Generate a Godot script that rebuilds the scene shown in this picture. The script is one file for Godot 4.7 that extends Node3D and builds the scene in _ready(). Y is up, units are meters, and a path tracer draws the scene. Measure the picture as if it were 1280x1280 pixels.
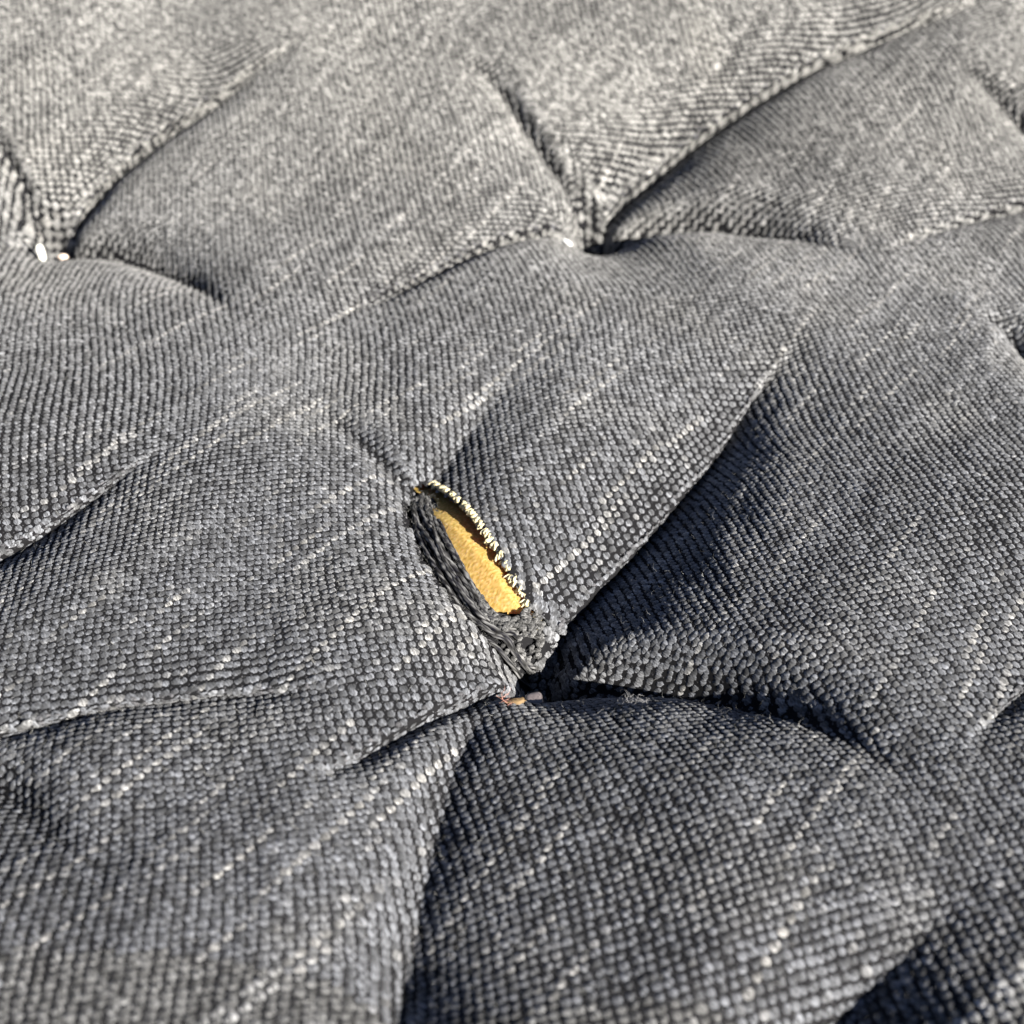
extends Node3D
# Close-up of a charcoal tufted cushion with a tear in its cover. Lengths in the builder functions are millimetres; M turns them into metres.
const M := 0.001
const X0 := -165.0
const X1 := 165.0
const Z0 := -262.0
const Z1 := 8.0
const STEP := 0.55
const WEFT_TURN := 0.88           # the light yarns run at about 52 degrees across the cushion
const PITCH := 0.70
const YARN := 0.14
var nx := 0
var nz := 0
var hgt := PackedFloat32Array()
var push_x := PackedFloat32Array()
var push_z := PackedFloat32Array()
var tear := PackedVector2Array()
var rng := RandomNumberGenerator.new()
var sway := FastNoiseLite.new()
var yarn: StandardMaterial3D
var right_edge := PackedVector2Array()
var left_edge := PackedVector2Array()
var inner_edge := PackedVector2Array()
var wrinkle := FastNoiseLite.new()
var cushion: Node3D

# ---------------------------------------------------------------- helpers
func tag(o: Node, label: String, category: String, group := "") -> void:
	o.set_meta("label", label)
	o.set_meta("category", category)
	if group != "":
		o.set_meta("group", group)

func part(called: String, mesh: Mesh, m: Material, parent: Node3D) -> MeshInstance3D:
	var o := MeshInstance3D.new()
	o.name = called
	o.mesh = mesh
	if m:
		o.material_override = m
	parent.add_child(o, true)
	return o

func cloth_material(c: Color, rough: float, rim := 0.0, tinted := false) -> StandardMaterial3D:
	var m := StandardMaterial3D.new()
	m.albedo_color = c.linear_to_srgb()
	m.roughness = rough
	m.metallic_specular = 0.25
	if rim > 0.0:
		m.rim_enabled = true
		m.rim = rim
		m.rim_tint = 0.4
	m.vertex_color_use_as_albedo = tinted
	return m

func curve_points(pts: Array, per: int) -> PackedVector2Array:
	var out := PackedVector2Array()
	for i in pts.size() - 1:
		var a: Vector2 = pts[max(i - 1, 0)]
		var b: Vector2 = pts[i]
		var c: Vector2 = pts[i + 1]
		var d: Vector2 = pts[min(i + 2, pts.size() - 1)]
		for k in per:
			out.append(b.cubic_interpolate(c, a, d, float(k) / per))
	out.append(pts[pts.size() - 1])
	return out

# ---------------------------------------------------------------- the form of the cushion
func base_form(z: float) -> float:
	var up := 0.52 * 14.0 * log(1.0 + exp(min((-z - 178.0) / 14.0, 50.0)))
	var down := 0.0 * 12.0 * log(1.0 + exp(min((z + 60.0) / 12.0, 50.0)))
	return up - down

# A crease: from its deep end to where it fades; depth in mm, width of the rolled (sharp) side and of the gently rising side, how far the rolled side leans over the other; side +1 when the gentle side lies right of the way it runs.
func crease(acc: PackedFloat32Array, pts: Array, d0: float, d1: float, sharp: float, gentle: float, over: float, side: float) -> void:
	var c := curve_points(pts, 7)
	var lo := c[0]
	var hi := c[0]
	var along := PackedFloat32Array([0.0])
	for i in range(1, c.size()):
		lo = lo.min(c[i])
		hi = hi.max(c[i])
		along.append(along[i - 1] + c[i].distance_to(c[i - 1]))
	var total := along[along.size() - 1]
	var reach: float = max(max(max(sharp, gentle) * 3.2, over * 4.5), 26.0 if over > 0.0 else 0.0)
	var i0: int = clampi(int((lo.x - reach - X0) / STEP), 0, nx - 1)
	var i1: int = clampi(int((hi.x + reach - X0) / STEP), 0, nx - 1)
	var k0: int = clampi(int((lo.y - reach - Z0) / STEP), 0, nz - 1)
	var k1: int = clampi(int((hi.y + reach - Z0) / STEP), 0, nz - 1)
	var n := c.size() - 1
	var share := 0.26 if over > 3.0 else 0.42
	var tail := 8.0 if over > 3.0 else 5.0
	var r2 := reach * reach
	for k in range(k0, k1 + 1):
		var z := Z0 + k * STEP
		for i in range(i0, i1 + 1):
			var p := Vector2(X0 + i * STEP, z)
			var best := 1e9
			var mid := 0
			for s in range(0, n + 1, 4):
				var dd := p.distance_squared_to(c[s])
				if dd < best:
					best = dd
					mid = s
			if best > r2 * 1.6 + 100.0:
				continue
			var at := mid
			for s in range(max(mid - 4, 0), min(mid + 5, n + 1)):
				var dd := p.distance_squared_to(c[s])
				if dd < best:
					best = dd
					at = s
			if best > r2:
				continue
			var bd := 1e9
			var bt := 0.0
			var sgn := 1.0
			var behind := false
			var dir := Vector2.RIGHT
			for s in [at - 1, at]:
				if s < 0 or s >= n:
					continue
				var ab: Vector2 = c[s + 1] - c[s]
				var raw: float = (p - c[s]).dot(ab) / ab.length_squared()
				var t: float = clamp(raw, 0.0, 1.0)
				var q: Vector2 = c[s] + ab * t
				var dd := p.distance_squared_to(q)
				if dd < bd:
					bd = dd
					bt = (along[s] + t * ab.length()) / total
					sgn = signf(ab.cross(p - c[s]))
					dir = ab
					behind = s == 0 and raw < 0.0
			var fade := 1.0 - smoothstep(0.55, 1.0, bt)
			var lean := over * fade * smoothstep(0.0, 5.0, bt * total)
			var u := sqrt(bd) * sgn * side + maxf(lean - sharp * 0.9 * fade, 0.0)
			var dep := lerpf(d0, d1, bt) * (1.0 - smoothstep(0.6 if over > 0.0 or d1 > d0 else 0.4, 1.0, bt))
			var v := 0.0
			if behind:
				var frac: float = dir.normalized().cross((p - c[0]).normalized()) * side
				var e: float = sqrt(bd) / lerpf(sharp, gentle, 0.5 + 0.5 * frac)
				v = dep * exp(-e) * (1.0 - smoothstep(2.0, 3.2, e))
			elif u > 0.0 or over == 0.0:
				var w := gentle if u > 0.0 else lerpf(gentle * 0.4, sharp, fade)
				var e: float = absf(u) / w
				v = dep * exp(-e) * (1.0 - smoothstep(2.0, 3.2, e))
			else:
				var w := sharp + 0.6 * (1.0 - fade)
				var e: float = -u / w
				v = dep * (1.0 - smoothstep(0.0, 1.0, e)) * share + dep * (1.0 - share) * exp(u / tail) * (1.0 - smoothstep(tail * 2.0, tail * 3.2, -u))
				var g := lean
				if e < 1.0:
					g *= e
				else:
					g *= exp(-(e - 1.0) * w / (lean * 1.4 + 0.3)) * (1.0 - smoothstep(2.5, 4.0, (e - 1.0) * w / (lean * 1.4 + 0.3)))
				var to := Vector2(-dir.y, dir.x).normalized() * side
				push_x[k * nx + i] += to.x * g
				push_z[k * nx + i] += to.y * g
			acc[k * nx + i] += v * v * v

func form() -> void:
	nx = int((X1 - X0) / STEP) + 1
	nz = int((Z1 - Z0) / STEP) + 1
	hgt.resize(nx * nz)
	push_x.resize(nx * nz)
	push_z.resize(nx * nz)
	var acc := PackedFloat32Array()
	acc.resize(nx * nz)
	# creases round the tuft in the middle, below the tear
	crease(acc, [Vector2(4.50, -94.50), Vector2(7.01, -97.21), Vector2(11.01, -101.73), Vector2(17.32, -109.28), Vector2(26.26, -121.47), Vector2(36.44, -136.35), Vector2(44.09, -146.18), Vector2(50.12, -152.51)], 12.5, 8.0, 1.2, 11.5, 4.0, 1.0)
	crease(acc, [Vector2(4.42, -90.05), Vector2(11.89, -89.27), Vector2(21.24, -86.20), Vector2(29.67, -80.84), Vector2(36.13, -74.05), Vector2(40.25, -67.87), Vector2(42.63, -63.27)], 13.0, 6.0, 2.5, 7.5, 0.0, 1.0)
	crease(acc, [Vector2(1.47, -87.09), Vector2(-3.78, -82.76), Vector2(-9.11, -78.38), Vector2(-14.01, -73.66), Vector2(-18.53, -69.28), Vector2(-22.65, -64.94)], 8.0, 2.5, 0.9, 5.0, 1.6, -1.0)
	crease(acc, [Vector2(-4.52, -77.93), Vector2(-6.75, -71.48), Vector2(-8.16, -63.15), Vector2(-9.27, -55.67), Vector2(-9.88, -48.92), Vector2(-10.18, -41.45), Vector2(-9.94, -33.61)], 5.0, 9.5, 4.5, 12.0, 0.0, -1.0)
	crease(acc, [Vector2(0.99, -88.61), Vector2(-4.07, -95.30), Vector2(-8.99, -103.99), Vector2(-13.57, -115.19), Vector2(-15.15, -118.31), Vector2(-20.68, -124.42), Vector2(-28.48, -132.64), Vector2(-33.79, -137.69)], 5.0, 4.0, 1.2, 3.2, 0.0, -1.0)
	crease(acc, [Vector2(-61.20, -72.43), Vector2(-53.31, -74.23), Vector2(-47.02, -76.19), Vector2(-40.44, -77.75), Vector2(-31.90, -78.99), Vector2(-21.31, -79.33), Vector2(-10.65, -79.22)], 3.4, 1.2, 0.8, 4.0, 1.2, 1.0)
	crease(acc, [Vector2(-12.19, -117.65), Vector2(-9.61, -122.35), Vector2(-5.85, -130.11), Vector2(0.00, -140.45), Vector2(7.71, -152.51)], 5.0, 1.0, 4.0, 9.0, 0.0, 1.0)
	# the tuft behind it
	crease(acc, [Vector2(15.11, -189.83), Vector2(24.51, -198.13), Vector2(35.68, -206.80), Vector2(48.66, -215.41), Vector2(63.49, -224.07), Vector2(81.31, -229.47), Vector2(103.75, -233.19)], 13.0, 8.0, 1.2, 10.5, 4.0, 1.0)
	crease(acc, [Vector2(16.62, -189.83), Vector2(28.49, -189.57), Vector2(38.50, -187.38), Vector2(49.29, -182.23), Vector2(57.66, -174.46), Vector2(64.85, -164.78)], 12.0, 4.0, 2.5, 7.0, 0.0, 1.0)
	crease(acc, [Vector2(10.71, -186.01), Vector2(1.46, -180.53), Vector2(-7.10, -174.63), Vector2(-16.50, -166.80), Vector2(-26.37, -157.13), Vector2(-34.03, -147.76)], 5.5, 2.4, 0.9, 4.0, 1.6, -1.0)
	crease(acc, [Vector2(14.69, -189.05), Vector2(9.12, -197.51), Vector2(3.08, -205.78), Vector2(-2.33, -213.44), Vector2(-7.79, -217.81), Vector2(-14.84, -222.00)], 6.0, 4.5, 1.3, 4.0, 0.0, -1.0)
	# the tuft at the far left
	crease(acc, [Vector2(-84.09, -185.60), Vector2(-79.40, -192.14), Vector2(-73.05, -200.88), Vector2(-64.70, -208.58), Vector2(-54.39, -214.99), Vector2(-46.75, -218.68), Vector2(-37.53, -222.73)], 11.0, 6.5, 1.1, 9.5, 3.4, 1.0)
	crease(acc, [Vector2(-81.18, -184.45), Vector2(-72.89, -182.09), Vector2(-62.69, -176.29), Vector2(-53.77, -167.94), Vector2(-46.05, -156.85), Vector2(-40.41, -148.19)], 10.0, 3.0, 2.5, 7.0, 0.0, 1.0)
	crease(acc, [Vector2(-86.13, -182.87), Vector2(-91.21, -177.35), Vector2(-97.49, -169.44)], 3.5, 2.0, 0.9, 4.0, 1.2, -1.0)
	crease(acc, [Vector2(-86.85, -185.95), Vector2(-89.95, -192.99), Vector2(-94.10, -198.93), Vector2(-96.62, -201.50), Vector2(-105.04, -209.62)], 6.0, 4.0, 1.3, 4.0, 0.0, -1.0)
	# tufts just outside the picture
	crease(acc, [Vector2(118.44, -197.10), Vector2(103.38, -191.92), Vector2(93.22, -187.58), Vector2(83.16, -182.75), Vector2(71.70, -176.98), Vector2(60.35, -170.16)], 6.0, 2.5, 0.9, 4.0, 1.6, -1.0)
	crease(acc, [Vector2(111.66, -179.54), Vector2(103.84, -195.99), Vector2(97.11, -206.65), Vector2(88.01, -215.66), Vector2(77.50, -223.29)], 6.0, 4.5, 1.4, 5.0, 0.0, -1.0)
	crease(acc, [Vector2(84.74, -139.09), Vector2(83.21, -147.13), Vector2(80.06, -153.23), Vector2(77.11, -154.39), Vector2(72.34, -153.81)], 7.0, 4.0, 2.0, 4.0, 0.0, -1.0)
	crease(acc, [Vector2(-76.02, -94.24), Vector2(-70.24, -99.66), Vector2(-65.48, -103.43), Vector2(-60.79, -108.15), Vector2(-52.64, -117.19), Vector2(-44.39, -125.01)], 5.5, 2.2, 1.0, 6.0, 1.8, 1.0)
	crease(acc, [Vector2(-66.87, -76.13), Vector2(-59.90, -72.07), Vector2(-53.21, -68.01), Vector2(-47.42, -63.32), Vector2(-42.04, -59.09), Vector2(-34.53, -54.36)], 6.0, 3.0, 2.5, 8.0, 0.0, 1.0)
	crease(acc, [Vector2(72.67, -90.90), Vector2(63.51, -84.59), Vector2(56.93, -79.18), Vector2(51.66, -74.21), Vector2(46.80, -69.85)], 6.0, 2.2, 1.0, 6.0, 1.8, -1.0)
	crease(acc, [Vector2(16.34, -31.29), Vector2(21.02, -36.58), Vector2(26.00, -41.69), Vector2(31.06, -45.80), Vector2(36.42, -50.03), Vector2(41.93, -53.89), Vector2(47.68, -57.71)], 9.0, 5.0, 4.5, 12.0, 0.0, 1.0)
	var tufts := [Vector2(3.04, -91.62), Vector2(14.36, -190.02), Vector2(-86.41, -188.33), Vector2(121.71, -197.99), Vector2(-86.87, -89.02), Vector2(88.63, -97.06), Vector2(15.12, -32.42)]
	var sink := [5.0, 4.5, 4.0, 4.5, 5.0, 5.0, 5.0]
	wrinkle.seed = 5
	wrinkle.frequency = 0.022
	wrinkle.fractal_octaves = 3
	for k in nz:
		var z := Z0 + k * STEP
		var b := base_form(z)
		for i in nx:
			var x := X0 + i * STEP
			var h := b + wrinkle.get_noise_2d(x, z) * 1.3
			for t in tufts.size():
				var dx: float = x - tufts[t].x
				var dz: float = z - tufts[t].y
				var r2 := dx * dx + dz * dz
				if r2 < 3600.0:
					h -= sink[t] * exp(-sqrt(r2 + 9.0) / 16.0) + 7.0 * exp(-r2 / 10.0)
			var a := acc[k * nx + i]
			if a > 0.0:
				h -= pow(a, 0.33333)
			hgt[k * nx + i] = h
	# cloth cannot fold to a knife edge
	var was := hgt.duplicate()
	for k in range(1, nz - 1):
		for i in range(1, nx - 1):
			var a := k * nx + i
			if absf(push_x[a]) + absf(push_z[a]) > 0.25:
				continue
			hgt[a] = was[a] * 0.36 + (was[a - 1] + was[a + 1] + was[a - nx] + was[a + nx]) * 0.12 + (was[a - nx - 1] + was[a - nx + 1] + was[a + nx - 1] + was[a + nx + 1]) * 0.04

func at_param(x: float, z: float) -> Vector3:
	var fx: float = clamp((x - X0) / STEP, 0.0, nx - 1.001)
	var fz: float = clamp((z - Z0) / STEP, 0.0, nz - 1.001)
	var i := int(fx)
	var k := int(fz)
	fx -= i
	fz -= k
	var a := k * nx + i
	var b := a + nx
	var w0 := (1.0 - fx) * (1.0 - fz)
	var w1 := fx * (1.0 - fz)
	var w2 := (1.0 - fx) * fz
	var w3 := fx * fz
	return Vector3(
		x + push_x[a] * w0 + push_x[a + 1] * w1 + push_x[b] * w2 + push_x[b + 1] * w3,
		hgt[a] * w0 + hgt[a + 1] * w1 + hgt[b] * w2 + hgt[b + 1] * w3,
		z + push_z[a] * w0 + push_z[a + 1] * w1 + push_z[b] * w2 + push_z[b + 1] * w3)

# ---------------------------------------------------------------- cover and padding
func cover_mesh() -> ArrayMesh:
	var v := PackedVector3Array()
	var n := PackedVector3Array()
	v.resize(nx * nz)
	n.resize(nx * nz)
	for k in nz:
		for i in nx:
			var at := k * nx + i
			v[at] = Vector3(X0 + i * STEP + push_x[at], hgt[at], Z0 + k * STEP + push_z[at]) * M
	for k in nz:
		for i in nx:
			var dx := v[k * nx + min(i + 1, nx - 1)] - v[k * nx + max(i - 1, 0)]
			var dz := v[min(k + 1, nz - 1) * nx + i] - v[max(k - 1, 0) * nx + i]
			n[k * nx + i] = dz.cross(dx).normalized()
	var idx := PackedInt32Array()
	var box := Rect2(tear[0], Vector2.ZERO)
	for p in tear:
		box = box.expand(p)
	for k in nz - 1:
		for i in nx - 1:
			var mid := Vector2(X0 + (i + 0.5) * STEP, Z0 + (k + 0.5) * STEP)
			if box.has_point(mid) and Geometry2D.is_point_in_polygon(mid, tear):
				continue
			var a := k * nx + i
			idx.append_array([a, a + 1, a + nx, a + 1, a + nx + 1, a + nx])
	# the sides go straight down to the seat
	var ring := PackedInt32Array()
	for i in nx:
		ring.append(i)
	for k in range(1, nz):
		ring.append(k * nx + nx - 1)
	for i in range(nx - 2, -1, -1):
		ring.append((nz - 1) * nx + i)
	for k in range(nz - 2, 0, -1):
		ring.append(k * nx)
	var first := v.size()
	var middle := Vector3((X0 + X1) / 2.0, 0, (Z0 + Z1) / 2.0) * M
	for r in ring:
		var out := v[r] - middle
		var nn := Vector3(out.x, 0, out.z).normalized()
		v.append(v[r])
		n.append(nn)
		v.append(Vector3(v[r].x, -0.06, v[r].z))
		n.append(nn)
	var m := ring.size()
	for j in m:
		var a := first + 2 * j
		var b := first + 2 * ((j + 1) % m)
		idx.append_array([a, a + 1, b, b, a + 1, b + 1])
	var arr := []
	arr.resize(Mesh.ARRAY_MAX)
	arr[Mesh.ARRAY_VERTEX] = v
	arr[Mesh.ARRAY_NORMAL] = n
	arr[Mesh.ARRAY_INDEX] = idx
	var mesh := ArrayMesh.new()
	mesh.add_surface_from_arrays(Mesh.PRIMITIVE_TRIANGLES, arr)
	return mesh

# ---------------------------------------------------------------- yarns
# One float of a yarn, half an ellipsoid of twisted plies: x along the yarn, y up, in units of the thread pitch.
func float_mesh(length: float, width: float, tall: float, seed_at: int) -> ArrayMesh:
	var r := RandomNumberGenerator.new()
	r.seed = seed_at
	var na := 22
	var nr := 11
	var tone := PackedFloat32Array()
	for q in 40:
		tone.append(0.22 + 1.9 * pow(r.randf(), 2.0))
	var lump := r.randf_range(0.0, 6.0)
	var v := PackedVector3Array()
	var c := PackedColorArray()
	var idx := PackedInt32Array()
	for i in na + 1:
		var s := -1.0 + 2.0 * i / na
		var round_ := sqrt(max(1.0 - pow(absf(s), 2.3), 0.0))
		for j in nr + 1:
			var f := PI * (-0.08 + 1.16 * j / nr)
			var ply := f * 2.2 - s * 8.5 + lump + 0.5 * sin(f * 3.0 + lump)
			var bump := 0.88 + 0.30 * absf(cos(ply)) + 0.10 * sin(f * 2.0 + s * 3.0 + lump) + 0.06 * sin(s * 7.0 + lump * 2.0)
			var p := Vector3(s * length, sin(f) * tall * round_ * bump - 0.10 - 0.22 * s * s, -cos(f) * width * round_ * bump)
			v.append(p)
			var g: float = tone[int(fposmod(ply / PI * 1.7 + 0.6 * sin(f * 5.0) + 20.0, 40.0))] * (0.45 + 0.55 * absf(cos(ply)))
			c.append(Color(g, g, g))
	for i in na:
		for j in nr:
			var a := i * (nr + 1) + j
			var b := a + nr + 1
			idx.append_array([a, b, a + 1, a + 1, b, b + 1])
	var arr := []
	arr.resize(Mesh.ARRAY_MAX)
	arr[Mesh.ARRAY_VERTEX] = v
	arr[Mesh.ARRAY_COLOR] = c
	arr[Mesh.ARRAY_INDEX] = idx
	var st := SurfaceTool.new()
	st.create_from_arrays(arr)
	st.generate_normals()
	return st.commit()

func bend(p: Vector2) -> Vector2:
	return p + Vector2(sway.get_noise_2d(p.x, p.y), sway.get_noise_2d(p.x + 900.0, p.y - 400.0)) * 3.4

func many(called: String, mesh: Mesh, m: Material, places: Array, tints: PackedColorArray) -> void:
	var mm := MultiMesh.new()
	mm.transform_format = MultiMesh.TRANSFORM_3D
	mm.use_colors = true
	mm.mesh = mesh
	mm.instance_count = places.size()
	for i in places.size():
		mm.set_instance_transform(i, places[i])
		mm.set_instance_color(i, tints[i])
	var o := MultiMeshInstance3D.new()
	o.name = called
	o.multimesh = mm
	o.material_override = m
	o.set_meta("kind", "stuff")
	cushion.add_child(o, true)

func lay_yarns(cam: Camera3D) -> void:
	sway.seed = 21
	sway.frequency = 0.011
	sway.fractal_octaves = 2
	var slub := FastNoiseLite.new()
	slub.seed = 8
	slub.frequency = 1.0
	slub.fractal_type = FastNoiseLite.FRACTAL_NONE
	var ew := Vector2(cos(WEFT_TURN), -sin(WEFT_TURN))
	var ep := Vector2(0.88, 0.42)      # the cloth is drawn on the bias, so its yarns do not cross squarely
	var mid := Vector2(0, -125)
	var light_at := []
	var light_tint := PackedColorArray()
	var dark_at := []
	var dark_tint := PackedColorArray()
	var near_ones := []
	var view := cam.transform.affine_inverse()
	var half := tan(deg_to_rad(25.0))
	var span := 330
	var thick_a: Vector2 = [Vector2(36.63, -40.96), Vector2(46.91, -47.97)][0]
	var dust_at: Vector2 = [Vector2(37.21, -224.09)][0]
	var thick_b: Vector2 = [Vector2(36.63, -40.96), Vector2(46.91, -47.97)][1]
	for j in range(-span, span + 1):
		var row_tone := 0.84 + 0.32 * rng.randf()
		var row_wide := 0.93 + 0.14 * rng.randf()
		for i in range(-span, span + 1):
			var flat := mid + ew * (i * PITCH) + ep * (j * PITCH)
			if flat.x < X0 + 2.0 or flat.x > X1 - 2.0 or flat.y < Z0 + 2.0 or flat.y > Z1 - 2.0:
				continue
			# nothing of the far corners comes near the frame
			if absf(flat.x) > 70.0 - flat.y * 0.45:
				continue
			var p := bend(flat)
			if Geometry2D.is_point_in_polygon(p, tear):
				continue
			var here := at_param(p.x, p.y)
			var tw := (at_param(p.x + ew.x * 0.5, p.y + ew.y * 0.5) - at_param(p.x - ew.x * 0.5, p.y - ew.y * 0.5))
			var tp := (at_param(p.x + ep.x * 0.5, p.y + ep.y * 0.5) - at_param(p.x - ep.x * 0.5, p.y - ep.y * 0.5))
			var up := tp.cross(tw)
			if up.length() < 0.05:
				continue
			up = up.normalized()
			var weft := (i + j) % 2 == 0
			var lw: float = clamp(tw.length(), 0.75, 1.18)
			var lp: float = clamp(tp.length(), 0.75, 1.18)
			var x := (tw.normalized() * 0.75 + tp.normalized() * 0.42).normalized()
			x = (x + up * rng.randf_range(-0.12, 0.12) + up.cross(x) * rng.randf_range(-0.13, 0.13)).normalized()
			if weft:
				var zz := x.cross(up).normalized()
				var yy := zz.cross(x)
				var s := slub.get_noise_2d(j * 7.31, i * 0.018)
				var s2 := slub.get_noise_2d(j * 3.17 + 400.0, i * 0.16)
				var white: float = smoothstep(0.58, 0.75, s) * (0.6 + 0.4 * rng.randf()) + 0.45 * smoothstep(0.60, 0.85, s2)
				var near_thick: float = Geometry2D.get_closest_point_to_segment(p, thick_a, thick_b).distance_to(p)
				if near_thick < 0.5:
					white = 1.6
				var k: float = rng.randf_range(0.88, 1.12) * row_wide * (1.0 + 0.10 * minf(white, 2.6))
				var b := Basis(x * PITCH * lw * k * rng.randf_range(0.90, 1.08), yy * PITCH * k * rng.randf_range(0.85, 1.2) * (1.0 - 0.25 * smoothstep(1.2, 1.7, maxf(tw.length(), tp.length()))), zz * PITCH * lp * k)
				if rng.randf() < 0.5:
					b = Basis(-b.x, b.y, -b.z)
				var xf := Transform3D(b * M, here * M)
				var g: float = YARN * row_tone * (1.0 + 1.25 * smoothstep(-90.0, -215.0, p.y) * (0.8 + 0.4 * sway.get_noise_2d(p.x * 2.0, p.y * 2.0))) * (0.72 + 0.48 * rng.randf() + 0.30 * pow(rng.randf(), 5.0))  # far yarns painted brighter, for the grazing light there as well as dust
				var far_light_dust := smoothstep(-90.0, -215.0, p.y)
				var tint := Color(g * lerpf(0.95, 1.02, far_light_dust), g * lerpf(1.0, 1.01, far_light_dust), g * lerpf(1.12, 0.97, far_light_dust))
				var smudge := exp(-pow((p.x - dust_at.x) / 3.5, 2.0) - pow((p.y - dust_at.y) / 7.0, 2.0)) + 0.25 * smoothstep(0.15, 0.5, sway.get_noise_2d(p.x * 3.0 - 300.0, p.y * 3.0))
				tint = tint.lerp(Color(0.42, 0.41, 0.38), clampf(smudge * 0.6, 0.0, 0.6)).lerp(Color(0.48, 0.47, 0.45), clampf(white, 0.0, 1.3) * 0.6)
				var q := view * (here * M)
				if q.z < 0.0 and absf(q.x / q.z) < half * 1.01 and absf(q.y / q.z) < half * 1.01:
					near_ones.append([-q.z, light_at.size()])
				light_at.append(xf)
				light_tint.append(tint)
				# where the cloth is drawn out over a fold the floats lie closer
				var more_w := clampi(roundi(tw.length() / 1.12), 1, 4)
				var more_p := clampi(roundi(tp.length() / 1.12), 1, 4)
				for e in more_w * more_p:
					if e == 0:
						continue
					var at_w := p + ew * PITCH * 2.0 * (e / more_p) / more_w * 0.5 + ep * PITCH * 2.0 * (e % more_p) / more_p * 0.5
					light_at.append(Transform3D(b.scaled(Vector3.ONE * rng.randf_range(0.85, 1.0)) * M, at_param(at_w.x, at_w.y) * M))
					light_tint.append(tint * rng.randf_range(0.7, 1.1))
			else:
				var z2 := tp.normalized()
				var x2 := up.cross(z2).normalized()
				var b2 := Basis(z2 * PITCH * lp, up * PITCH * 0.9, x2 * PITCH * lw * rng.randf_range(0.9, 1.1))
				dark_at.append(Transform3D(b2 * M, (here - up * 0.10) * M))
				var g2: float = 0.075 * rng.randf_range(0.6, 1.5)
				dark_tint.append(Color(g2, g2, g2 * 1.08))
	var light_meshes := []
	for q in 5:
		light_meshes.append(float_mesh(1.04, 0.58, 0.22, 3 + q))
	var dark_mesh := float_mesh(0.9, 0.52, 0.22, 40)
	yarn = cloth_material(Color(1, 1, 1), 0.8, 0.35, true)
	yarn.metallic_specular = 0.4
	# the three hundred that show largest stand on their own, the others as one weave
	near_ones.sort_custom(func(a, b): return a[0] < b[0])
	var alone := {}
	for q in mini(300, near_ones.size()):
		alone[near_ones[q][1]] = true
	var tones := []
	for q in 12:
		var m: StandardMaterial3D = yarn.duplicate()
		var g := 0.05 * pow(1.25, q)
		m.albedo_color = Color(g * 0.99, g, g * 1.01).linear_to_srgb()
		tones.append(m)
	var rest_at := [[], [], [], [], []]
	var rest_tint := [PackedColorArray(), PackedColorArray(), PackedColorArray(), PackedColorArray(), PackedColorArray()]
	var count := 0
	for q in light_at.size():
		var kind := rng.randi_range(0, 4)
		if alone.has(q):
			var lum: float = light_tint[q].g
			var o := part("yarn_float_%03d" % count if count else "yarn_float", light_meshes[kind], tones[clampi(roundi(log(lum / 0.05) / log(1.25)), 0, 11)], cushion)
			o.transform = light_at[q]
			count += 1
		else:
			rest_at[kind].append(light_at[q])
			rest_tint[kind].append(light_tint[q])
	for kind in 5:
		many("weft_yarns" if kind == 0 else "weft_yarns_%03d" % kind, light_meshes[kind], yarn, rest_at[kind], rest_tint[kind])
	many("warp_yarns", dark_mesh, cloth_material(Color(1, 1, 1), 0.95, 0.0, true), dark_at, dark_tint)
	print("floats ", light_at.size(), " in view ", near_ones.size())

# A twisted yarn along points (mm); the colour of each fleck comes from pick.
func yarn_mesh(pts: PackedVector3Array, r0: float, r1: float, plies: int, twist: float, tone: Array, r: RandomNumberGenerator, tip := 0.35) -> ArrayMesh:
	var v := PackedVector3Array()
	var c := PackedColorArray()
	var idx := PackedInt32Array()
	var nr := 10
	var side := Vector3.UP
	var run := 0.0
	for i in pts.size():
		var d := (pts[min(i + 1, pts.size() - 1)] - pts[max(i - 1, 0)]).normalized()
		side = (side - d * side.dot(d)).normalized()
		var other := d.cross(side)
		if i > 0:
			run += pts[i].distance_to(pts[i - 1])
		var w := float(i) / (pts.size() - 1)
		var rad := lerpf(r0, r1, w) * (1.0 + 0.16 * sin(run * 5.1 + r0 * 40.0) * sin(run * 2.3) + r.randf_range(-0.05, 0.05))
		if i == 0 or i == pts.size() - 1:
			rad *= tip
		for j in nr:
			var f := TAU * j / nr
			var k := 1.0 + 0.20 * cos(f * plies + run * twist)
			v.append((pts[i] + (side * cos(f) + other * sin(f)) * rad * k) * M)
			var a: Color = tone[0]
			var b: Color = tone[1]
			c.append(a.lerp(b, pow(r.randf(), 4.0)) * (0.75 + 0.25 * cos(f * plies + run * twist)))
	for i in pts.size() - 1:
		for j in nr:
			var a := i * nr + j
			var b := i * nr + (j + 1) % nr
			idx.append_array([a, b, a + nr, b, b + nr, a + nr])
	for e in [0, pts.size() - 1]:
		var at := v.size()
		v.append(pts[e] * M)
		c.append(c[e * nr])
		for j in nr:
			var a: int = e * nr + j
			var b: int = e * nr + (j + 1) % nr
			idx.append_array([at, b, a] if e == 0 else [at, a, b])
	var arr := []
	arr.resize(Mesh.ARRAY_MAX)
	arr[Mesh.ARRAY_VERTEX] = v
	arr[Mesh.ARRAY_COLOR] = c
	arr[Mesh.ARRAY_INDEX] = idx
	var st := SurfaceTool.new()
	st.create_from_arrays(arr)
	st.generate_normals()
	return st.commit()

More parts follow.
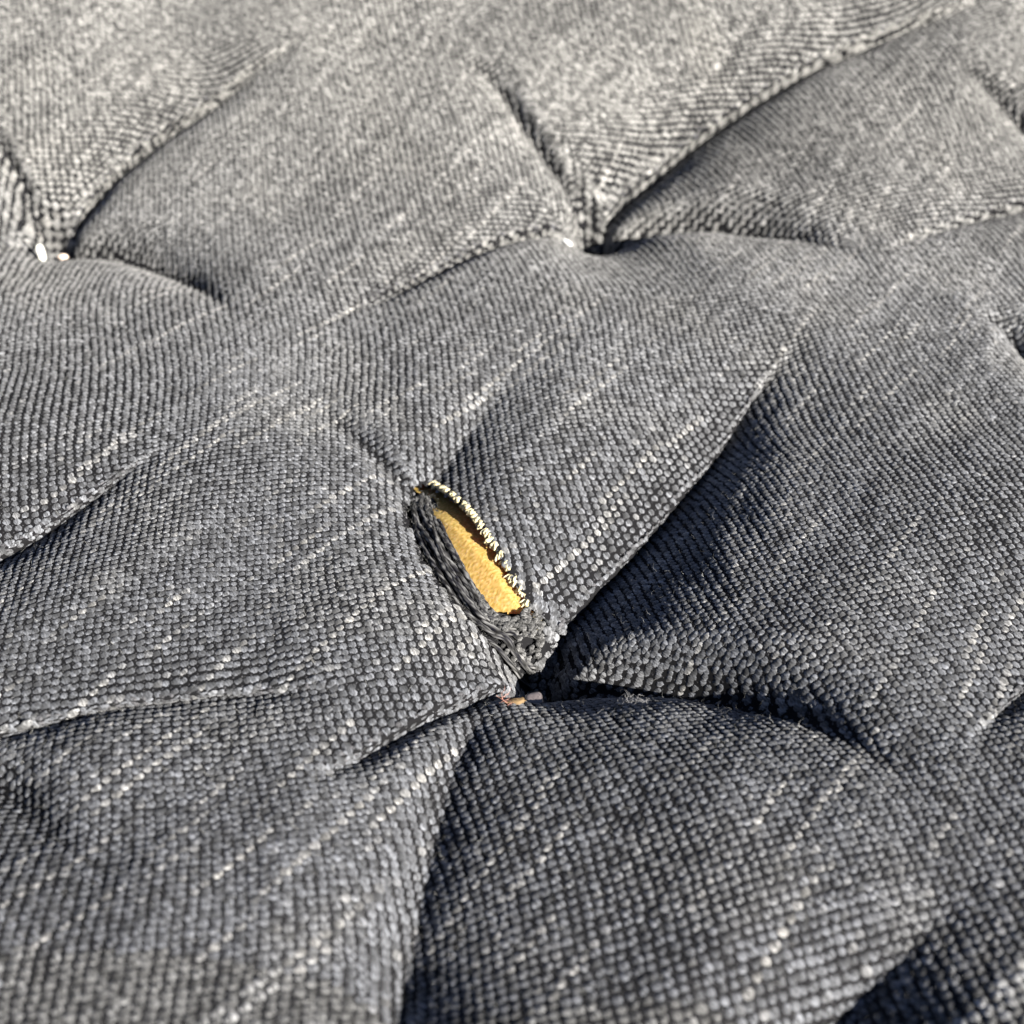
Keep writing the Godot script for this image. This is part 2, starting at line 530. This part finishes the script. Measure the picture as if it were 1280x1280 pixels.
# ---------------------------------------------------------------- the tear
func along_line(line: PackedVector2Array, w: float) -> Vector2:
	var total := 0.0
	for i in line.size() - 1:
		total += line[i].distance_to(line[i + 1])
	var left := total * w
	for i in line.size() - 1:
		var d := line[i].distance_to(line[i + 1])
		if left <= d:
			return line[i].lerp(line[i + 1], left / d)
		left -= d
	return line[line.size() - 1]

func build_tear() -> void:
	var r := RandomNumberGenerator.new()
	r.seed = 77
	var fine := FastNoiseLite.new()
	fine.seed = 3
	fine.frequency = 2.4
	fine.fractal_octaves = 4
	# padding under the opening
	var v := PackedVector3Array()
	var c := PackedColorArray()
	var idx := PackedInt32Array()
	var lo := tear[0]
	var hi := tear[0]
	for p in tear:
		lo = lo.min(p)
		hi = hi.max(p)
	lo -= Vector2(5, 5)
	hi += Vector2(3, 1)
	var step := 0.22
	var ni := int((hi.x - lo.x) / step)
	var nk := int((hi.y - lo.y) / step)
	var ra: Vector2 = right_edge[0]
	var rb: Vector2 = right_edge[right_edge.size() - 1]
	var axis := (rb - ra).normalized()
	var across := Vector2(-axis.y, axis.x)
	for k in nk:
		for i in ni:
			var p := lo + Vector2(i, k) * step
			var u := (p - ra).dot(across)
			var w: float = (p - ra).dot(axis) / ra.distance_to(rb)
			var drop: float = lerpf(1.3, 1.0, clampf(w, 0.0, 1.0)) + 5.0 * smoothstep(1.0, 1.3, w) - 0.18 * clampf(u, -1.0, 3.0) + 0.5 * maxf(u - 3.0, 0.0)
			var rq := along_line(right_edge, clampf(w, 0.0, 1.0))
			var q := Vector3(0, lerpf(at_param(right_edge[4].x, right_edge[4].y).y, at_param(rq.x, rq.y).y, 0.8), 0)
			var n := fine.get_noise_2d(p.x, p.y)
			v.append(Vector3(p.x, minf(q.y - drop, at_param(p.x, p.y).y - 1.1) + n * 0.10, p.y) * M)
			var g := clampf(0.85 + n * 0.5 + r.randf_range(-0.12, 0.12), 0.4, 1.3)
			c.append(Color(0.42 * g, 0.265 * g, 0.095 * g * g))
	for k in nk - 1:
		for i in ni - 1:
			var a := k * ni + i
			var here := lo + Vector2(i, k) * step
			var share: float = (here - ra).dot(axis) / ra.distance_to(rb)
			var rim := along_line(inner_edge, clampf(share, 0.0, 1.0))
			if share > 1.01 or (here - rim).dot(across) > 0.9:
				continue
			idx.append_array([a, a + 1, a + ni, a + 1, a + ni + 1, a + ni])
	var arr := []
	arr.resize(Mesh.ARRAY_MAX)
	arr[Mesh.ARRAY_VERTEX] = v
	arr[Mesh.ARRAY_COLOR] = c
	arr[Mesh.ARRAY_INDEX] = idx
	var st := SurfaceTool.new()
	st.create_from_arrays(arr)
	st.generate_normals()
	var foam_m := cloth_material(Color(1, 1, 1), 0.9, 0.0, true)
	foam_m.subsurf_scatter_enabled = true
	foam_m.subsurf_scatter_strength = 0.2
	var foam := part("foam_padding", st.commit(), foam_m, cushion)
	foam.set_meta("label", "yellow foam padding showing through the tear")
	var lip_mesh := float_mesh(0.93, 0.56, 0.40, 61)
	var lip_tones := []
	for q in 4:
		var lm: StandardMaterial3D = yarn.duplicate()
		var g := 0.035 * pow(1.6, q)
		lm.albedo_color = Color(g, g, g).linear_to_srgb()
		lip_tones.append(lm)
	# dark yarns left hanging along the tear
	var m := cloth_material(Color(1, 1, 1), 0.85, 0.3, true)
	var dark := [Color(0.010, 0.010, 0.012), Color(0.26, 0.26, 0.26)]
	var dark_m := cloth_material(Color(1, 1, 1), 0.95, 0.08, true)
	dark_m.metallic_specular = 0.1
	for s in 9:
		var w := 0.14 + 0.86 * s / 8.0
		var pts := PackedVector3Array()
		for i in 60:
			var t := i / 59.0
			var a := along_line(left_edge, t)
			var b := along_line(inner_edge, t)
			var f: float = w + 0.07 * sin(t * 6.0 + s * 1.9) + 0.03 * sin(t * 15.0 + s)
			var p := a.lerp(b, f)
			var y: float = at_param(right_edge[4].x, right_edge[4].y).y
			var ya := at_param(along_line(right_edge, t).x, along_line(right_edge, t).y).y
			y = lerpf(y, ya, 0.8)
			var roll: float = sin(clampf(f, 0.0, 1.0) * PI)
			var skin := at_param(p.x, p.y).y
			pts.append(Vector3(p.x, minf(y, lerpf(y, skin + 0.9, smoothstep(0.75, 0.95, t))) - 0.8 + roll * 1.5 * sin(PI * clampf(t, 0.10, 0.90)) - 0.5 * w + 0.25 * sin(t * 8.0 + s * 2.6) - 0.4 * pow(t, 6.0), p.y))
		var o := part("loose_yarn_%03d" % s if s else "loose_yarn", yarn_mesh(pts, r.randf_range(0.30, 0.46), r.randf_range(0.24, 0.34), 3, 3.6, dark, r), dark_m, cushion)
		o.set_meta("label", "dark loose yarn along the left lip of the tear")
	# the strip of cloth that the loose yarns lie on
	var strip := SurfaceTool.new()
	strip.begin(Mesh.PRIMITIVE_TRIANGLES)
	strip.set_smooth_group(0)
	var rows := []
	for i in 41:
		var t := i / 40.0
		var q := along_line(right_edge, t)
		var y: float = lerpf(at_param(right_edge[4].x, right_edge[4].y).y, at_param(q.x, q.y).y, 0.8)
		var row := PackedVector3Array()
		for j in 9:
			var f := lerpf(-0.35, 1.0, j / 8.0)
			var p := along_line(left_edge, t).lerp(along_line(inner_edge, t), f)
			row.append(Vector3(p.x, minf(y - 1.5 - 0.5 * f + 1.0 * sin(PI * clampf(f, 0.0, 1.0)) * sin(PI * clampf(t, 0.1, 0.9)), at_param(p.x, p.y).y - 0.5 - 1.5 * pow(t, 8.0)), p.y) * M)
		rows.append(row)
	for i in 40:
		for j in 8:
			for v3 in [rows[i][j], rows[i][j + 1], rows[i + 1][j], rows[i][j + 1], rows[i + 1][j + 1], rows[i + 1][j]]:
				strip.add_vertex(v3)
	strip.generate_normals()
	part("torn_lip", strip.commit(), cloth_material(Color(0.008, 0.008, 0.009), 1.0), cushion)
	# stitches still holding on the lower lip
	for s in 240:
		var t := 1.0 - 0.36 * pow(r.randf(), 1.9)
		var f := r.randf_range(0.5, 1.0) if t < 0.86 else r.randf_range(0.15, 1.25)
		var p := along_line(left_edge, t).lerp(along_line(inner_edge, t), f)
		var q := along_line(right_edge, t)
		var y: float = lerpf(at_param(right_edge[4].x, right_edge[4].y).y, at_param(q.x, q.y).y, 0.8)
		var turn := Basis(Vector3.UP, r.randf_range(0.5, 1.3)) * Basis(Vector3.RIGHT, r.randf_range(-0.3, 0.3))
		var o := part("lip_stitch_%03d" % s if s else "lip_stitch", lip_mesh, lip_tones[s % 4], cushion)
		o.transform = Transform3D(turn.scaled(Vector3.ONE * 0.52 * r.randf_range(0.75, 1.15)) * M, Vector3(p.x, minf(y - 0.55 + 0.4 * sin(f * PI), at_param(p.x, p.y).y + 0.15), p.y) * M)
	# pale cut ends along the right side
	var pale := [Color(0.60, 0.52, 0.30), Color(0.86, 0.80, 0.58)]
	var ew := Vector2(cos(WEFT_TURN), -sin(WEFT_TURN))
	for s in 44:
		var t := clampf((s + r.randf_range(-0.7, 0.7)) / 43.0, 0.0, 1.0)
		var p := along_line(right_edge, t)
		var out: float = lerpf(0.35, 1.25, smoothstep(0.45, 0.95, t)) * pow(r.randf_range(0.2, 1.25), 1.4)
		var y := at_param(p.x + ew.x * 0.8, p.y + ew.y * 0.8).y
		var parts := SurfaceTool.new()
		var lean := r.randf_range(-0.3, 0.3)
		for q in r.randi_range(3, 7):
			var pts := PackedVector3Array()
			var dev := lean + r.randf_range(-0.5, 0.5)
			var rise := r.randf_range(-0.5, 0.35)
			var ln := out * r.randf_range(0.55, 1.15)
			var from := r.randf_range(-0.22, 0.22)
			for i in 7:
				var f := i / 6.0
				var d := p + ew * (0.7 - f * (0.7 + ln)) + Vector2(ew.y, -ew.x) * (from + dev * f * f)
				pts.append(Vector3(d.x, y + 0.25 + sin(f * PI) * 0.14 + rise * f * f - 0.15 * f, d.y))
			parts.append_from(yarn_mesh(pts, 0.08, r.randf_range(0.08, 0.22), 3, 6.0, pale, r, 0.75), 0, Transform3D.IDENTITY)
		var o := part("frayed_end_%03d" % s if s else "frayed_end", parts.commit(), m, cushion)
		o.set_meta("label", "pale frayed yarn end along the right edge of the tear")

# ---------------------------------------------------------------- hairs and scraps
func hair_mesh(r: RandomNumberGenerator, curl: float, thick: float) -> ArrayMesh:
	var pts := PackedVector3Array()
	var p := Vector3.ZERO
	var d := Vector3(r.randf_range(-0.4, 0.4), 1, r.randf_range(-0.4, 0.4)).normalized()
	for i in 9:
		pts.append(p)
		p += d * 0.16
		d = (d + Vector3(r.randf_range(-1, 1), r.randf_range(-1, 0.6), r.randf_range(-1, 1)) * curl).normalized()
	var v := PackedVector3Array()
	var idx := PackedInt32Array()
	for i in 9:
		for j in 3:
			var f := TAU * j / 3.0
			v.append((pts[i] + Vector3(cos(f), 0.3 * sin(f * 2.0), sin(f)) * thick * (1.0 - 0.07 * i)) * M)
	for i in 8:
		for j in 3:
			var a := i * 3 + j
			var b := i * 3 + (j + 1) % 3
			idx.append_array([a, a + 3, b, b, a + 3, b + 3])
	var arr := []
	arr.resize(Mesh.ARRAY_MAX)
	arr[Mesh.ARRAY_VERTEX] = v
	arr[Mesh.ARRAY_INDEX] = idx
	var st := SurfaceTool.new()
	st.create_from_arrays(arr)
	st.generate_normals()
	return st.commit()

func scatter_fuzz() -> void:
	var r := RandomNumberGenerator.new()
	r.seed = 404
	var m := cloth_material(Color(1, 1, 1), 0.6, 0.5, true)
	for kind in 3:
		var places := []
		var tints := PackedColorArray()
		for n in 3800:
			var z := -30.0 - 190.0 * pow(r.randf(), 1.5)
			var p := Vector2(r.randf_range(-1, 1) * (28.0 - z * 0.5), z)
			if n < 220:
				var t := r.randf()
				p = along_line(left_edge, t).lerp(along_line(inner_edge, t), r.randf_range(-0.1, 1.1))
			elif Geometry2D.is_point_in_polygon(p, tear):
				continue
			var q := at_param(p.x, p.y)
			var b := Basis(Vector3.UP, r.randf() * TAU) * Basis(Vector3.RIGHT, r.randf_range(0.3, 1.35))
			places.append(Transform3D(b.scaled(Vector3.ONE * r.randf_range(0.4, 1.2) * (0.7 if n < 220 else 1.0)), (q + Vector3(0, 0.15, 0)) * M))
			var g := 0.08 + 0.36 * pow(r.randf(), 2.5)
			tints.append(Color(g, g, g * 0.96))
		many("surface_fuzz" if kind == 0 else "surface_fuzz_%03d" % kind, hair_mesh(r, 0.4 + 0.25 * kind, 0.014), m, places, tints)

func tangle(count: int, reach: float, tone: Color, thick: float, seed_at: int) -> ArrayMesh:
	var r := RandomNumberGenerator.new()
	r.seed = seed_at
	var st := SurfaceTool.new()
	for n in count:
		var at := Vector3(r.randf_range(-1, 1) * reach, r.randf_range(0.0, 0.35), r.randf_range(-1, 1) * reach * 0.45)
		var b := Basis(Vector3.UP, r.randf() * TAU) * Basis(Vector3.RIGHT, r.randf_range(0.9, 1.5))
		st.append_from(hair_mesh(r, 0.55, thick), 0, Transform3D(b.scaled(Vector3.ONE * r.randf_range(0.6, 1.4)), at * M))
	return st.commit()

func lump_mesh(size: Vector3, rough: float, seed_at: int, power := 2.0) -> ArrayMesh:
	var f := FastNoiseLite.new()
	f.seed = seed_at
	f.frequency = 0.9
	var v := PackedVector3Array()
	var idx := PackedInt32Array()
	for i in 19:
		for j in 24:
			var a := PI * i / 18.0
			var b := TAU * j / 24.0
			var d := Vector3(sin(a) * cos(b), cos(a), sin(a) * sin(b))
			var k := pow(pow(absf(d.x), power) + pow(absf(d.y), power) + pow(absf(d.z), power), -1.0 / power)
			v.append(d * k * size * (1.0 + rough * f.get_noise_3dv(d * 2.2)) * M)
	for i in 18:
		for j in 24:
			var a := i * 24 + j
			var b := i * 24 + (j + 1) % 24
			idx.append_array([a, b, a + 24, b, b + 24, a + 24])
	var arr := []
	arr.resize(Mesh.ARRAY_MAX)
	arr[Mesh.ARRAY_VERTEX] = v
	arr[Mesh.ARRAY_INDEX] = idx
	var st := SurfaceTool.new()
	st.create_from_arrays(arr)
	st.generate_normals()
	return st.commit()

func lay(called: String, mesh: Mesh, m: Material, at: Vector2, lift: float, turn: Vector3, label: String, category: String) -> MeshInstance3D:
	var o := part(called, mesh, m, self)
	o.position = (at_param(at.x, at.y) + Vector3(0, lift, 0)) * M
	o.rotation_degrees = turn
	tag(o, label, category)
	return o

func small_things() -> void:
	var white := cloth_material(Color(0.82, 0.82, 0.74), 0.35)
	var peg := lay("plastic_peg", lump_mesh(Vector3(0.62, 1.45, 0.5), 0.04, 1, 3.5), white, [Vector2(-84.30, -178.78)][0], 1.6, Vector3(-8, 10, 2), "short white plastic peg standing in the far left tuft", "plastic peg")
	lay("foam_crumb", lump_mesh(Vector3(0.8, 0.45, 0.5), 0.5, 2), cloth_material(Color(0.72, 0.58, 0.48), 0.9), [Vector2(-80.57, -178.78)][0], 0.9, Vector3(0, 20, -8), "pale pinkish crumb lying beside the white peg in the left tuft", "crumb")
	lay("glint_stub", lump_mesh(Vector3(1.1, 0.32, 0.4), 0.2, 5), cloth_material(Color(0.75, 0.76, 0.74), 0.4), [Vector2(9.96, -181.15)][0], 0.8, Vector3(0, -35, -20), "whitish thread stub added for the glint in the tuft behind the tear", "thread")  # pale sliver put in where the shiny cloth fold glints
	var clear := cloth_material(Color(0.11, 0.095, 0.095), 0.12)
	clear.metallic_specular = 0.8
	lay("plastic_stud", lump_mesh(Vector3(1.15, 1.1, 1.0), 0.06, 3, 4.0), clear, [Vector2(2.69, -85.43)][0], 0.2, Vector3(20, 15, 8), "small glossy grey plastic stud sunk in the tuft below the tear", "stud")
	lay("paper_scrap", lump_mesh(Vector3(1.5, 0.16, 0.5), 0.5, 4), cloth_material(Color(0.17, 0.115, 0.06), 0.9), [Vector2(0.00, -82.43)][0], 0.1, Vector3(10, 12, 8), "thin tan scrap lying left of the plastic stud", "scrap")
	lay("lint_tuft", tangle(46, 1.5, Color.WHITE, 0.018, 6), cloth_material(Color(0.30, 0.30, 0.31), 0.8, 0.4), [Vector2(14.53, -82.96)][0], 0.2, Vector3(0, -20, 0), "grey lint tuft on the cloth right of the tear", "lint")
	lay("pink_fibres", tangle(14, 0.8, Color.WHITE, 0.022, 9), cloth_material(Color(0.55, 0.28, 0.22), 0.7, 0.3), [Vector2(-0.54, -82.25)][0], 0.2, Vector3(0, -30, 0), "few pink fibres caught at the lower end of the tear", "fibres")

func _ready() -> void:
	rng.seed = 11
	# camera
	var cam := Camera3D.new()
	cam.name = "camera"
	cam.position = Vector3(0, 0.0935, 0)
	cam.rotation_degrees = Vector3(-41, 0, 0)
	var lens := CameraAttributesPhysical.new()
	lens.frustum_focal_length = 25.0
	lens.frustum_focus_distance = 0.137
	lens.exposure_aperture = 14.0
	cam.attributes = lens
	cam.near = 0.005
	cam.far = 5.0
	cam.fov = 50.0
	add_child(cam)
	print("fov ", cam.fov)
	# sky and sun
	var env := Environment.new()
	env.background_mode = Environment.BG_SKY
	var sky_mat := ProceduralSkyMaterial.new()
	sky_mat.sky_top_color = Color(0.36, 0.43, 0.58)
	sky_mat.sky_horizon_color = Color(0.55, 0.66, 0.80)
	sky_mat.ground_bottom_color = Color(0.22, 0.21, 0.20)
	sky_mat.ground_horizon_color = Color(0.45, 0.46, 0.47)
	sky_mat.sky_curve = 0.15
	sky_mat.sun_angle_max = 1.0
	var sky := Sky.new()
	sky.sky_material = sky_mat
	env.sky = sky
	env.background_energy_multiplier = 0.24
	env.tonemap_mode = Environment.TONE_MAPPER_LINEAR
	env.tonemap_exposure = 3.8
	env.sdfgi_enabled = true
	env.ssao_enabled = true
	env.ssil_enabled = true
	var we := WorldEnvironment.new()
	we.name = "world_environment"
	we.environment = env
	add_child(we)
	var sun := DirectionalLight3D.new()
	sun.name = "sun"
	sun.light_energy = 1.6
	sun.light_color = Color(1.0, 0.975, 0.935)
	sun.light_angular_distance = 0.53
	sun.shadow_enabled = true
	add_child(sun)
	sun.look_at_from_position(Vector3(0.76, 0.41, 0.60), Vector3.ZERO)

	right_edge = PackedVector2Array([Vector2(-11.22, -119.39), Vector2(-8.82, -116.34), Vector2(-6.28, -112.65), Vector2(-3.61, -108.10), Vector2(-1.25, -104.16), Vector2(0.83, -100.90), Vector2(3.09, -98.53), Vector2(4.58, -98.21)])
	left_edge = PackedVector2Array([Vector2(-13.41, -118.51), Vector2(-14.53, -114.47), Vector2(-13.86, -109.56), Vector2(-11.09, -101.99), Vector2(-7.38, -95.62), Vector2(-3.74, -91.72), Vector2(-0.59, -90.36), Vector2(2.42, -92.17)])
	inner_edge = PackedVector2Array([Vector2(-11.36, -117.82), Vector2(-9.99, -113.18), Vector2(-8.24, -107.91), Vector2(-5.96, -102.45), Vector2(-3.83, -98.11), Vector2(-2.40, -96.01), Vector2(0.00, -95.55), Vector2(2.47, -97.68), Vector2(4.57, -97.65)])
	tear = right_edge.duplicate()
	for i in range(left_edge.size() - 1, -1, -1):
		tear.append(left_edge[i])
	form()
	cushion = Node3D.new()
	cushion.name = "tufted_cushion"
	add_child(cushion)
	tag(cushion, "charcoal woven tufted cushion with a frayed tear showing yellow foam", "cushion")
	var cover_m := cloth_material(Color(0.011, 0.011, 0.012), 1.0)
	cover_m.metallic_specular = 0.05
	part("fabric_cover", cover_mesh(), cover_m, cushion)
	var under := PlaneMesh.new()
	under.size = Vector2(X1 - X0, Z1 - Z0) * M
	under.flip_faces = true
	var sole := part("underside", under, cloth_material(Color(0.012, 0.012, 0.013), 0.95), cushion)
	sole.position = Vector3((X0 + X1) / 2.0 * M, -0.0595, (Z0 + Z1) / 2.0 * M)
	lay_yarns(cam)
	build_tear()
	scatter_fuzz()
	small_things()
